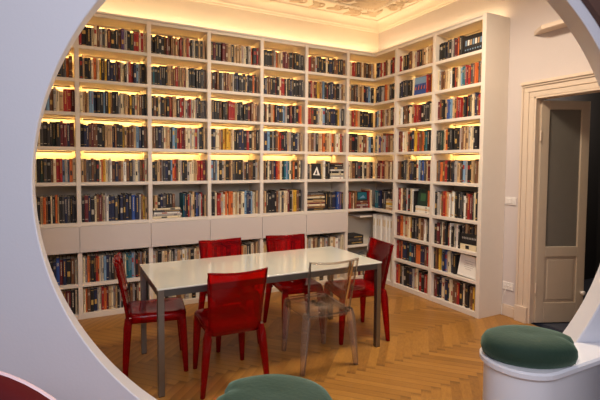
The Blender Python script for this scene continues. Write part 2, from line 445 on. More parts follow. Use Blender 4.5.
# right bookcase
pb('back_panel', (DEP-.014, YB[2], 0), (DEP-.002, -.002, TOP), M['shelfback'], case_b)
pb('upright', (0, YB[0]-UT/2, 0), (DEP-.016, YB[0]+UT/2, TOP), M['shelf'], case_b)
pb('upright', (0, YB[1]-UT/2, 0), (DEP-.016, YB[1]+UT/2, TOP), M['shelf'], case_b)
tag(pb('end_panel', (-.001, YB[2]-.0455, 0), (DEP-.002, YB[2]-UT/2+.0205, TOP+.022), M['shelf'], case_b), 'plain white end panel')
pb('top_board', (-.002, YB[2], TOP), (DEP-.016, -.003, TOP+.022), M['shelf'], case_b)
seg = [(-.003, YB[0]+UT/2), (YB[0]-UT/2, YB[1]+UT/2), (YB[1]-UT/2, YB[2])]
for i, (ya, yb) in enumerate(seg):
    t = pb('shelf', (.004, yb, TOP-.032), (DEP-.016, ya, TOP-.001), M['shelf'], case_b)
    strip(t, 'B', yb+.03, ya-.03, TOP-.032)
    for k, z in enumerate(ZA if i == 0 else ZB):
        s = pb('shelf', (0, yb, z-ST/2), (DEP-.016, ya, z+ST/2), M['shelf'], case_b)
        if k < 4: strip(s, 'B', yb+.03, ya-.03, z-ST/2)
    if i == 0: pb('shelf', (.02, yb, .455), (DEP-.016, ya, .485), M['shelf'], case_b)
    pb('plinth', (.004, yb, 0), (.05, ya, .055), M['shelf'], case_b); pb('shelf', (.05, yb, .035), (DEP-.016, ya, .055), M['shelf'], case_b)
# light strips lying on top of the bookcases
def lamp(name, a, b, label):
    return tag(MB().box(a, b).build(name, M['cove'], None), label, 'light strip', 'light strips on top of the bookcases')
lamp('light_strip', (-4.90, .235, TOP+.0225), (.20, .26, TOP+.034), 'long warm light strip on top of the back bookcase')
lamp('light_strip', (.235, YB[2]+.03, TOP+.0225), (.26, .16, TOP+.034), 'warm light strip on top of the right bookcase')

# ------------------------------------------------------------------ books
PAL = dict(k=('black', (30,27,28)), n=('navy', (30,36,66)), b=('blue', (44,74,140)), l=('light blue', (120,150,178)), t=('teal', (22,96,112)),
           g=('green', (60,100,62)), d=('dark green', (30,52,42)), r=('red', (156,32,28)), m=('maroon', (100,28,34)), o=('orange', (206,104,44)),
           y=('yellow', (212,164,50)), c=('cream', (222,204,168)), w=('white', (232,226,214)), e=('beige', (190,156,114)), s=('grey', (166,158,150)),
           x=('charcoal', (70,66,66)), u=('brown', (112,72,46)), p=('purple', (86,62,110)))
KEYS = list(PAL)
BM = [mat('book cloth '+PAL[k][0], PAL[k][1], .55, noise=.12, nscale=20) for k in KEYS]
PAGE, GOLD, LBLW, LBLK, LBLR = len(KEYS), len(KEYS)+1, len(KEYS)+2, len(KEYS)+3, len(KEYS)+4
BM += [mat('paper', (226,212,184), .8), mat('gilt print', (196,156,84), .4), mat('pale print', (190,176,156), .6), mat('dark print', (40,34,34), .6), mat('red print', (160,44,34), .6)]
LIGHTK = 'lcwesyo'
def book_mb(mb, T, w, h, d, code, rnd, plain=False):
    """spine at y=0 facing -y, width along x, rising along z"""
    c = KEYS.index(code); hb = rnd.random() < .55; b = .0035 if hb else .0012; cv = .0025
    xs = [-w/2, -w/2+w*.22, w/2-w*.22, w/2]; ys = [b+.001, 0, 0, b+.001]
    pts = [(-w/2, d), (-w/2, ys[0])]+[(xs[1], 0), (xs[2], 0)]+[(w/2, ys[3]), (w/2, d)]
    n = len(pts)
    # cover as a jacket: outer shell, page block slightly lower
    mb.add([(x,y,0) for x,y in pts]+[(x,y,h) for x,y in pts], [(i,i+1,n+i+1,n+i) for i in range(n-1)], c, False, T)
    ip = [(-w/2+cv, d-.003), (-w/2+cv, .006), (w/2-cv, .006), (w/2-cv, d-.003)]
    hz = h-.004 if hb else h-.0005
    mb.add([(x,y,.002) for x,y in ip]+[(x,y,hz) for x,y in ip], [(4,5,6,7),(3,2,1,0),(0,3,7,4)], PAGE, False, T)
    mb.add([(p[0],p[1],h) for p in pts]+[(x,y,h) for x,y in ((-w/2+cv,d),(-w/2+cv,.006),(w/2-cv,.006),(w/2-cv,d))], [(0,1,7,6),(1,2,3,4,8,7),(4,5,9,8)], c, False, T)
    mb.add([(p[0],p[1],0) for p in pts], [tuple(range(n))], c, False, T)
    mb.add([(-w/2,d,0),(-w/2+cv,d,0),(-w/2+cv,d,h),(-w/2,d,h),(w/2-cv,d,0),(w/2,d,0),(w/2,d,h),(w/2-cv,d,h)], [(3,2,1,0),(7,6,5,4)], c, False, T)
    if plain: return
    pale = code in LIGHTK
    def band(z0, z1, mi, inset=.1):
        x0, x1 = xs[1]*(1+.4*(1-inset*4)), xs[2]*(1+.4*(1-inset*4)); y = -.0007
        if abs(x0) > w/2-.002: x0, x1 = xs[1], xs[2]
        mb.add([(x0,y,z0),(x1,y,z0),(x1,y,z1),(x0,y,z1)], [(0,1,2,3)], mi, False, T)
    ink = rnd.choice([LBLK, LBLK, LBLR] if pale else [GOLD, LBLW, GOLD, LBLW])
    q = rnd.random()
    if q < .45:          # title running down the spine
        zz = h*.9
        while zz > h*rnd.uniform(.25, .45):
            l = h*rnd.uniform(.025, .07); mb.add([(-w*.12,-.0007,zz-l),(w*.12,-.0007,zz-l),(w*.12,-.0007,zz),(-w*.12,-.0007,zz)], [(0,1,2,3)], ink, False, T); zz -= l+h*.012
    elif q < .8:        # short title block and bands
        band(h*.72, h*.74, ink); band(h*.80, h*.82, ink); band(h*.76, h*.78, ink); band(h*.1, h*.12, ink)
    elif q < .9:        # label
        lab = rnd.choice([LBLW, GOLD, LBLR, LBLK]); band(h*.62, h*.8, lab); band(h*.06, h*.11, lab)
    else:
        band(h*.9, h*.915, ink); band(h*.3, h*.5, ink, .2)

# colour of the books in every compartment, read from left to right
A = [  # cut-off column, then five full columns, then the corner's back side
 ['eukurkcxuxc', 'kekkecukxou', 'xeuluscerrm', 'kcxkxkdkmmnm', 'ckdxkucrrlsloc', 'ckeoukckoekxnxkxk', 'kkeuknbmnkuc', 'ceurocsueumkc'],
 ['rkkccusxcmkkupskdrrcrc', 'kekkcocykynnnumcckwrrnlsxk', 'ceuellnkklkyukkscceuykceukk', 'knnumuukkkeeenukkyeuuuelnku', 'eusxuxkcoycswunuewukscsuuc', 'kmnkcumecswnnxknknkbnsuye', 'csoukkrocsclnxkuecksctttlskusueck', 'couknscromecsekskcckuskucsck'],
 ['kkxkkkumuueeurueerwksckxeke', 'xtkknkkkeeuurueemcskkkkkxxu', 'kukcskukrreekrrcsmrsccskkxxx', 'euknxceekltrrmmccscsrskke', 'kkeusxnklorucskkscceerrrm', None, 'sekceucksecwcsekcewsc', 'cewkscuesckwec'],
 ['kmkkmueekeeescksokr', 'ukmuksuumeesknkxkenkkoku', 'exkkuekkurrrekkkkkmueu', 'kncceuyyyyeckknnkrkeuk', 'lxlcksekuexkkksukuukse', 'xkcrrscoeoocecucclnnlsce', 'skouckecsoekcue', 'ceskwescuekc'],
 ['kkkkusoecmmukukkxk', 'kneukkmkcrrkcknxkkkxx', 'kuckueoknkxlskmkxkroe', 'snlkskuorkknesxknsue', 'kukcxunrocktltckokuck', 'uekkkkuscxccmkeyyuk', 'ceskuecswkec', 'cekwsucekscu'],
 ['rruuskkkkcknkuukku', 'ukremkyuelkmknkuksue', 'rrukxscclkxknnkysk', 'ueuskecouecoucwcru', None, None, 'escuekcesxcewsc', 'cesckwuesc'],
 ['rcrrukuceukuse', 'kexxukeueknlck', 'kceruoekxkknk', 'uukkcecurclk', 'rceukxkckeuk', None, None, None],
]
B = [
 ['nnsrcreuecskrmo', 'knxksuroekxkdk', 'xlscruesuekkrr', 'tcpeuserueeke', 'cumermeucexu', None, None, None, None],
 ['rckkxuccsmkueceer', None, 'cwkuukcercrmkkxkce', 'murwccoukknyrruoedtkn', 'upkxceunkkclnbxemk', None, 'mocsecykxkeuwcxk', 'rmonnktnkoonnuru', 'rokskknseckrkre'],
 [None, 'csuxueccwkruclttrmrxuooxsu', 'mukecblceurmrekrkxcenuro', 'xkdceokkkkksueuescckkke', 'uxourkuknseuklskkekue', 'kscuuroewswckkxkwurmdckc', None, None, 'umknccsndccuurkcukeuyu'],
]
HROW = [.213, .222, .226, .245, .236, .272, .268, .262]
HB = [.213, .222, .23, .25, .24, .285, .262, .25, .25]
books = []       # dicts: T (Matrix), w, h, d, code, cell, idx, n
def TA(x, z, y=.045): return Matrix.Translation((x, y, z))
def TB(y, z, x=.045): return Matrix.Translation((x, y, z)) @ Matrix.Rotation(-PI/2, 4, 'Z')
def fill(side, lo, hi, z, hm, hmax, string, cell, end=.006, front=.04, rnd=None):
    """lo..hi is the free run, left to right as seen"""
    run = abs(hi-lo)-end-.004; n = len(string)
    ws = []
    for c in string:
        ws.append(rnd.uniform(.7, 1.35)*(1.25 if c in 'knmb' else .9 if c in 'cws' else 1))
    k = run/sum(ws); ws = [v*k for v in ws]
    if max(ws) > .06: ws = [min(v, .06) for v in ws]
    p = .004; prev = None
    for i, (c, wd) in enumerate(zip(string, ws)):
        if prev and prev[0] == c and rnd.random() < .6: h = prev[1]+rnd.uniform(-.002, .002)
        else: h = hm*rnd.choice([rnd.uniform(.86, .95), rnd.uniform(.94, 1.0), rnd.uniform(.95, 1.01), rnd.uniform(.97, 1.04)])
        prev = (c, h); h = min(h, hmax)
        d = rnd.uniform(.65, .8)*h; fr = front+rnd.choice([0, rnd.uniform(0, .012), rnd.uniform(0, .03)])
        pos = p+wd/2
        T = TA(lo+pos, z, fr) if side == 'A' else TB(lo-pos, z, fr)
        books.append(dict(T=T, w=wd-.0008, h=h, d=d, code=c, cell=cell, i=i, n=n)); p += wd
rnd = random.Random(11)
ROWN = ['top', 'second', 'third', 'fourth', 'fifth', 'sixth', 'seventh', 'eighth', 'bottom']
ROWSA = [('top shelf', ), ('second shelf', ), ('third shelf', ), ('fourth shelf', ), ('fifth shelf', ), ('shelf above the drawers', ), ('shelf under the drawers', ), ('bottom shelf', )]
ROWSB = ['top shelf', 'second shelf', 'third shelf', 'fourth shelf', 'fifth shelf', 'sixth shelf', 'third shelf up', 'second shelf up', 'bottom shelf']
COLA = ['cut-off left column', 'first full column', 'second full column', 'third full column', 'fourth full column', 'fifth full column', 'corner column back side']
COLB = ['corner column right side', 'right bookcase inner column', 'right bookcase outer column']
za = [ZA[0], ZA[1], ZA[2], ZA[3], ZA[4], ZA[5], Z8, .055-ST/2]
ca = [TOP-.03]+ZA[:5]+[ZD, Z8]
zb = ZB+[.055-ST/2]; cb = [TOP-.03]+ZB[:8]
for ci in range(7):
    lo, hi = XA[ci+1]+UT/2, (XA[ci+2]-UT/2 if ci < 6 else .035)
    for ri in range(8):
        s = A[ci][ri]
        if not s: continue
        if ci == 0:
            fill('A', lo, -4.04, za[ri]+ST/2+.0006, HROW[ri], ca[ri]-ST/2-za[ri]-ST/2-.03, 'kunecxmkcs', ('H', 0, ri), .002, .035, rnd); lo = -4.04
        e = .02*rnd.random() if ri != 5 else .03*rnd.random()
        fill('A', lo, hi, za[ri]+ST/2+.0006, HROW[ri], ca[ri]-ST/2-za[ri]-ST/2-.03, s, ('A', ci, ri), e, .035, rnd)
for ci in range(3):
    lo = [.028, YB[0]-UT/2, YB[1]-UT/2][ci]; hi = [YB[0]+UT/2, YB[1]+UT/2, YB[2]+.002][ci]
    for ri in range(9):
        s = B[ci][ri]
        if not s: continue
        if ci == 2 and ri == 1: pass
        fill('B', lo, hi, zb[ri]+ST/2+.0006, HB[ri], cb[ri]-ST/2-zb[ri]-ST/2-.03, s, ('B', ci, ri), .02*rnd.random(), .045 if ci == 0 else .035, rnd)

special = []     # books that lie flat or face out, each a thing of its own
GRP = 'books on the shelves'
def lying(side, u0, length, depth, z, th, code, label, front=.04):
    """a book lying flat, spine forward"""
    mb = MB(); L_ = length
    R_ = Matrix.Rotation(PI/2, 4, 'Y')       # width (x) -> up, height (z) -> along the shelf
    base = TA(u0, z, front) if side == 'A' else TB(u0, z, front)
    T = base @ Matrix.Translation((-L_/2, 0, th/2)) @ R_
    book_mb(mb, Matrix.Identity(4), th, L_, depth, code, rnd)
    o = mb.build('book', BM, fix=False); o.matrix_world = T; tag(o, label, 'book', GRP); special.append(o); return o
def upright_book(side, u, z, wd, h, d, code, label, front=.04):
    mb = MB(); book_mb(mb, Matrix.Identity(4), wd, h, d, code, rnd)
    o = mb.build('book', BM, fix=False); o.matrix_world = TA(u, z, front) if side == 'A' else TB(u, z, front)
    tag(o, label, 'book', GRP); special.append(o); return o
def face_out(side, u, z, wd, h, th, cover, deco, label, front=.05, tilt=-.10):
    """a book or picture standing with its cover to the room; deco(mb, w, h) draws on the cover at y=-.0008"""
    mb = MB(); mb.box((-wd/2, 0, 0), (wd/2, .003, h), 0); mb.box((-wd/2+.002, .003, .003), (wd/2-.002, th-.003, h-.003), 1); mb.box((-wd/2, th-.003, 0), (wd/2, th, h), 0)
    mats_ = [cover, BM[PAGE]]+deco(mb, wd, h)
    o = mb.build('book', mats_, fix=False)
    o.matrix_world = (TA(u, z+.003, front) if side == 'A' else TB(u, z+.003, front)) @ Matrix.Rotation(tilt, 4, 'X')
    tag(o, label, 'book', GRP); special.append(o); return o
def quad(mb, x0, z0, x1, z1, mi, y=-.0008): mb.add([(x0,y,z0),(x1,y,z0),(x1,y,z1),(x0,y,z1)], [(0,1,2,3)], mi)

# second full column, shelf above the drawers: a flat stack with small books on it, then upright books
z = ZA[5]+ST/2+.0006; lo = XA[3]+UT/2; hi = XA[4]-UT/2
z0 = z
for i, (c, th, L_) in enumerate((('c',.022,.30),('s',.026,.31),('w',.018,.28),('x',.024,.30),('c',.02,.29))):
    lying('A', lo+.165+(.004 if i % 2 else -.004), L_, .2, z0, th-.0006, c, '%s book lying %s in the stack below small upright books, second full column' % (PAL[c][0], ('lowest','second lowest','in the middle','second from top','topmost')[i])); z0 += th
p = lo+.03
for i, c in enumerate('eknxkku'):
    wd = (.03, .03, .026, .034, .034, .036, .03)[i]
    upright_book('A', p+wd/2, z0, wd-.001, (.14,.135,.15,.155,.16,.16,.15)[i], .11, c, 'small %s book, %s from left of seven upright on a flat stack' % (PAL[c][0], ('first','second','third','fourth','fifth','sixth','last')[i])); p += wd
fill('A', lo+.335, hi, z, .275, .33, 'tnkrscekbnsrke', ('A', 2, 5), .006, .035, rnd)
# fifth full column, fifth shelf: one cover faces out, then a flat stack
z = ZA[4]+ST/2+.0006; lo = XA[6]+UT/2; hi = XA[7]-UT/2
fill('A', lo, lo+.09, z, .2, .25, 'kxe', ('A', 5, 4), .002, .035, rnd)
def deco_tri(mb, w_, h_):
    mb.add([(-w_*.36,-.0008,h_*.25),(w_*.36,-.0008,h_*.22),(w_*.08,-.0008,h_*.8)], [(0,1,2)], 2); mb.add([(-w_*.18,-.0014,h_*.28),(w_*.1,-.0014,h_*.28),(w_*.04,-.0014,h_*.6)], [(0,1,2)], 3); return [M['white'], BM[KEYS.index('x')]]
face_out('A', lo+.165, z, .145, .20, .02, BM[0], deco_tri, 'black cover with a pale triangle facing out, fifth full column')
fill('A', lo+.245, lo+.36, z, .235, .28, 'cwkk', ('A', 5, 4.5), .002, .035, rnd)
z0 = z
for i, (c, th, L_) in enumerate((('w',.026,.2),('s',.022,.205),('c',.026,.2),('k',.03,.21),('w',.02,.2),('x',.034,.205),('k',.036,.2),('u',.02,.2))):
    lying('A', lo+.472, L_, .16, z0, th-.0006, c, '%s book lying %s in the eight-book stack, fifth shelf, fifth full column' % (PAL[c][0], ('lowest','second lowest','third from bottom','fourth from bottom','fourth from top','third from top','second from top','topmost')[i])); z0 += th
# fifth full column, shelf above the drawers: stack at left, upright binders at right
z = ZA[5]+ST/2+.0006; z0 = z
for i, (c, th, L_) in enumerate((('k',.03,.27),('u',.026,.28),('c',.028,.275),('m',.02,.27),('e',.03,.28),('k',.022,.26),('c',.026,.27),('u',.02,.265),('x',.024,.25))):
    lying('A', lo+.15, L_, .19, z0, th-.0006, c, '%s book lying %s in the stack left of blue books above the drawers' % (PAL[c][0], ('lowest','second lowest','third from bottom','fourth from bottom','in the middle','fourth from top','third from top','second from top','topmost')[i])); z0 += th
fill('A', lo+.30, hi, z, .235, .30, 'kkxknnbbpk', ('A', 5, 5), .01, .035, rnd)
# corner, back side, shelf above the drawers
lo = XA[7]+UT/2
fill('A', lo+.004, lo+.17, z, .235, .3, 'mrucu', ('A', 6, 5), .002, .035, rnd)
z0 = z
for i, (c, th) in enumerate((('m', .03), ('s', .02), ('m', .028), ('u', .022))):
    lying('A', lo+.275, .19, .15, z0, th-.0006, c, '%s book lying %s under the small teal picture in the corner' % (PAL[c][0], ('lowest','second lowest','third from bottom','topmost')[i]), .05); z0 += th
def deco_pic(mb, w_, h_):
    quad(mb, -w_*.44, h_*.12, w_*.44, h_*.9, 2); mb.add([(-w_*.3,-.0014,h_*.25),(w_*.3,-.0014,h_*.3),(w_*.1,-.0014,h_*.6)], [(0,1,2)], 3); return [BM[KEYS.index('t')], BM[KEYS.index('l')]]
face_out('A', lo+.275, z0, .17, .125, .012, BM[0], deco_pic, 'small teal picture book facing out on a stack in the corner', .055)
fill('A', lo+.37, .03, z, .26, .31, 'rec', ('A', 6, 5.5), .002, .035, rnd)
# corner, right side, shelf above the drawers
fill('B', .028, -.20, z, .265, .31, 'ttnkkx', ('B', 0, 5), .004, .06, rnd)
z0 = z
for i, (c, th) in enumerate((('e', .032), ('c', .03), ('y', .03), ('c', .022), ('e', .026))):
    lying('B', -.305, .17, .15, z0, th-.0006, c, '%s book lying %s in the pale corner stack beside the right bookcase' % (PAL[c][0], ('lowest','second lowest','in the middle','second from top','topmost')[i]), .05); z0 += th
fill('B', -.222, -.395, z0+.001, .12, .13, 'kxn', ('B', 0, 5.5), .02, .07, rnd)
# corner below: small shelf with dark boxes, tall white folders
z = .485+.0006; z0 = z
for i, (c, th) in enumerate((('k', .05), ('x', .03), ('k', .045))):
    lying('A', -.24, .27, .22, z0, th-.0006, c, '%s book lying %s on the low corner shelf behind the red chair' % (PAL[c][0], ('lowest','in the middle','topmost')[i]), .05); z0 += th
p = .02
for i in range(7):
    wd = .055
    t = empty('file_folder'); t.matrix_world = TB(p-wd/2, .486, .03)
    tag(t, 'tall white file folder, %s from left in the corner row behind the red chair' % ('first','second','third','fourth','fifth','sixth','last')[i], 'folder', 'white folders in the corner')
    MB().box((-wd/2+.0035, (0,.012,.004,.02,0,.008,.014)[i], 0), (wd/2-.0035, .26, (.41,.405,.412,.40,.41,.406,.41)[i])).build('cover', M['white'], t, .002)
    tag(MB().box((-.012, (0,.012,.004,.02,0,.008,.014)[i]-.001, .26), (.012, (0,.012,.004,.02,0,.008,.014)[i], .35)).build('spine_label', BM[KEYS.index('c')], t), 'cream label')
    p -= wd
z = .056
fill('A', XA[7]+UT/2, .03, z, .27, .33, 'ckuescmekwus', ('A', 6, 7), .01, .035, rnd); fill('B', .028, YB[0]+UT/2, z, .27, .33, 'wwcwswc', ('B', 0, 8), .01, .05, rnd)
# right bookcase, inner column, second shelf: blue cover facing out between upright books
z = ZB[1]+ST/2+.0006; lo = YB[0]-UT/2
fill('B', lo, lo-.225, z, .212, .27, 'knkxksk', ('B', 1, 1), .002, .035, rnd); upright_book('B', lo-.236, z, .02, .225, .16, 'c', 'thin cream book just left of the blue cover facing out')
def deco_blue(mb, w_, h_):
    quad(mb, -w_*.5+.004, h_*.62, w_*.5-.004, h_-.004, 2)
    for i in range(7):
        x = -w_*.42+i*w_*.12; mb.add([(x,-.0014,h_*.3),(x+w_*.09,-.0014,h_*.3),(x+w_*.08,-.0014,h_*(.5+.06*(i % 3))),(x+w_*.02,-.0014,h_*(.46+.05*(i % 2)))], [(0,1,2,3)], 3+i % 2)
    return [BM[KEYS.index('l')], BM[KEYS.index('o')], BM[KEYS.index('n')]]
face_out('B', lo-.345, z, .19, .215, .02, BM[KEYS.index('b')], deco_blue, 'blue picture book facing out on the second shelf of the right bookcase', .045)
fill('B', lo-.445, YB[1]+UT/2, z, .22, .27, 'rmoyk', ('B', 1, 1.5), .004, .035, rnd)
# outer column, top shelf: black cover facing out at right
z = ZB[0]+ST/2+.0006; lo = YB[1]-UT/2
fill('B', lo, lo-.33, z, .215, .26, 'kkknxksxmok', ('B', 2, 0), .002, .035, rnd)
def deco_blk(mb, w_, h_):
    # rows of letter-like blocks in four colours across the cover
    for i in range(7):
        x = -w_*.42+i*w_*.12; quad(mb, x, h_*.45, x+w_*.085, h_*.75, 2+(i % 3)); quad(mb, x, h_*.18, x+w_*.06, h_*.26, 2)
    return [BM[KEYS.index('l')], M['white'], BM[KEYS.index('e')]]
face_out('B', lo-.465, z, .25, .19, .02, BM[0], deco_blk, 'wide black cover with pale lettering facing out, top shelf, right bookcase', .04, -.06)
# inner column, sixth shelf: upright, then a dark cover over a white stack
z = ZB[5]+ST/2+.0006; lo = YB[0]-UT/2
fill('B', lo, lo-.31, z, .285, .33, 'mrcuxkskcewk', ('B', 1, 5), .002, .035, rnd)
z0 = z
for i, (c, th) in enumerate((('w', .03), ('c', .022), ('w', .03))):
    lying('B', lo-.43, .22, .18, z0, th-.0006, c, '%s book lying %s of three under a dark green cover, right bookcase' % (PAL[c][0], ('lowest','in the middle','topmost')[i])); z0 += th
def deco_green(mb, w_, h_):
    quad(mb, -w_*.2, h_*.3, w_*.3, h_*.75, 2); return [BM[KEYS.index('g')]]
face_out('B', lo-.415, z0, .16, .2, .02, BM[KEYS.index('d')], deco_green, 'dark green cover facing out on a white stack, sixth shelf, right bookcase', .05)
fill('B', lo-.50, YB[1]+UT/2, z0+.001, .19, .21, 'oe', ('B', 1, 5.5), .002, .035, rnd)
# outer column, seventh shelf: upright, then a dark box on a white one
z = ZB[6]+ST/2+.0006; lo = YB[1]-UT/2
fill('B', lo, lo-.36, z, .262, .29, 'kmxcukxrwkcswk', ('B', 2, 6), .002, .035, rnd)
lying('B', lo-.475, .225, .17, z, .06, 'c', 'cream book lying under a dark slipcase at the right end, third shelf up')
t = empty('slipcase'); t.matrix_world = TB(lo-.475, z+.061, .045); tag(t, 'dark slipcase lying on a cream book, third shelf up, right bookcase', 'box')
MB().box((-.115, 0, 0), (.115, .17, .11)).build('case', BM[0], t, .003)
mb = MB()
for i in range(9): mb.box((-.09+i*.02, -.001, .055), (-.09+i*.02+.011, 0, .075))
mb.build('cover_print', BM[KEYS.index('s')], t)
fill('B', lo-.362, YB[2]+.002, z+.172, .1, .115, 'xkexukxkeukx', ('B', 2, 6.5), .004, .06, rnd)
# outer column, eighth shelf: upright, then a framed white certificate leaning
z = ZB[7]+ST/2+.0006
fill('B', lo, lo-.315, z, .245, .255, 'kucylnbscnk', ('B', 2, 7), .002, .035, rnd)
t = empty('picture_frame'); t.matrix_world = TB(lo-.463, z+.010, .03) @ Matrix.Rotation(-.16, 4, 'X') @ Matrix.Rotation(.05, 4, 'Y'); tag(t, 'white framed certificate leaning on dark books, second shelf up, right bookcase', 'picture frame')
mb = MB(); mb.box((-.125,0,0),(.125,.012,.012)).box((-.125,0,.213),(.125,.012,.225)).box((-.125,0,.012),(-.113,.012,.213)).box((.113,0,.012),(.125,.012,.213)); mb.build('frame', M['white'], t, .002)
bx('sheet', (-.113,.004,.012), (.113,.008,.213), M['white'], t)
mb = MB()
for i, (zz, l) in enumerate(((.165,.12),(.14,.09),(.12,.13),(.10,.11),(.08,.07))): mb.box((-l/2,.0032,zz),(l/2,.0039,zz+.004))
mb.build('printing', BM[KEYS.index('s')], t)
fill('B', lo-.335, YB[2]+.002, z, .235, .25, 'kxkxkuk', ('B', 2, 7.5), .004, .12, rnd)

# rank the upright books by the area they show; the largest are things, the rest one object
def score(b):
    P = b['T'] @ Vector((0, 0, b['h']/2)); n = (b['T'].to_3x3() @ Vector((0, -1, 0)))
    x, y, d = proj(P); v = CAM-P
    if b['cell'][0] == 'H': return 0
    if not (40 < x < 600 and 0 < y < 400): return 0
    if ((x-325)/286)**2+((y-190)/286)**2 > 1: return 0
    side, ci, ri = b['cell']
    if side == 'A' and ri >= 6 and x > 122: return 0.0
    if side == 'A' and ri == 7 and x > 98: return 0.0
    return b['w']*b['h']*n.dot(v)/v.length/d**2
for b in books: b['s'] = score(b)
NI = 300-len(special)
top = sorted(range(len(books)), key=lambda i: -books[i]['s'])[:NI]; topset = set(top)
ORD = ['', 'first', 'second', 'third', 'fourth', 'fifth', 'sixth', 'seventh', 'eighth', 'ninth', 'tenth', 'eleventh', 'twelfth', 'thirteenth', 'fourteenth', 'fifteenth', 'sixteenth', 'seventeenth', 'eighteenth', 'nineteenth', 'twentieth']
def ordinal(n): return ORD[n] if n <= 20 else {21:'twenty-first',22:'twenty-second',23:'twenty-third',24:'twenty-fourth',25:'twenty-fifth',26:'twenty-sixth',27:'twenty-seventh',28:'twenty-eighth',29:'twenty-ninth'}.get(n, 'thirtieth')
def place_words(b):
    side, ci, ri = b['cell']; i, n = b['i'], b['n']
    if ci == 0 and side == 'A': k = n-i; pos = 'last' if k == 1 else ordinal(k)+' from right'
    elif i+1 > n*.6: k = n-i; pos = 'last at right' if k == 1 else ordinal(k)+' from right'
    else: pos = ordinal(i+1)+' from left'
    row = (ROWSA[int(ri)][0] if side == 'A' else ROWSB[int(ri)]); col = (COLA if side == 'A' else COLB)[ci]
    near = {('A',2,5): 'right of the low flat stack', ('A',5,4): 'left of the triangle cover', ('A',5,4.5): 'right of the triangle cover',
            ('A',5,5): 'right of the tall flat stack', ('A',6,5): 'left of the teal picture', ('A',6,5.5): 'right of the teal picture',
            ('B',0,5): 'left of the pale corner stack', ('B',0,5.5): 'on the pale corner stack', ('B',1,1): 'left of the blue cover',
            ('B',1,1.5): 'right of the blue cover', ('B',1,5): 'left of the dark green cover', ('B',1,5.5): 'right of the dark green cover',
            ('B',2,0): 'left of the wide black cover', ('B',2,6): 'left of the dark slipcase', ('B',2,6.5): 'on top of the dark slipcase',
            ('B',2,7): 'left of the white certificate', ('B',2,7.5): 'behind the white certificate'}.get(b['cell'])
    return '%s, %s, %s' % (pos, near or row, row if near else col)
rest = MB(); used = set()
for i, b in enumerate(books):
    if i in topset:
        mb = MB(); book_mb(mb, Matrix.Identity(4), b['w'], b['h'], b['d'], b['code'], rnd)
        o = mb.build('book', BM, fix=False); o.matrix_world = b['T']
        size = 'thick ' if b['w'] > .034 else 'thin ' if b['w'] < .019 else ''
        lab = size+PAL[b['code']][0]+' book, '+place_words(b)
        tag(o, lab, 'book', GRP)
    else:
        book_mb(rest, b['T'], b['w'], b['h'], b['d'], b['code'], rnd)
o = rest.build('books', BM, fix=False); tag(o, 'the many further upright books filling the white bookcases', 'books', GRP, 'stuff')
print('books', len(books), 'individual', NI+len(special), 'special', len(special))

# ------------------------------------------------------------------ table
t = empty('dining_table', (-2.285, -1.415, 0)); tag(t, 'long white glass dining table on square steel legs', 'table')
hx, hy, H = .943, .388, .74
MB().box((-hx,-hy,H-.012),(hx,hy,H)).build('tabletop', M['glass'], t, .003)
m = MB(); a, b_ = hx-.004, hy-.004; z0, z1 = H-.058, H-.0125; th = .025
m.box((-a+.042,-b_,z0),(a-.042,-b_+th,z1)).box((-a+.042,b_-th,z0),(a-.042,b_,z1)).box((-a,-b_+.042,z0),(-a+th,b_-.042,z1)).box((a-th,-b_+.042,z0),(a,b_-.042,z1))
m.build('apron', M['frame'], t, .002)
for sx in (-1, 1):
    for sy in (-1, 1):
        x, y = sx*(a-.021), sy*(b_-.021)
        MB().box((x-.021,y-.021,.004),(x+.021,y+.021,z1)).build('leg', M['steel'], t, .002)
        lg = t.children[-1]; MB().box((x-.019,y-.019,0),(x+.019,y+.019,.004)).build('foot_pad', M['dark'], lg)

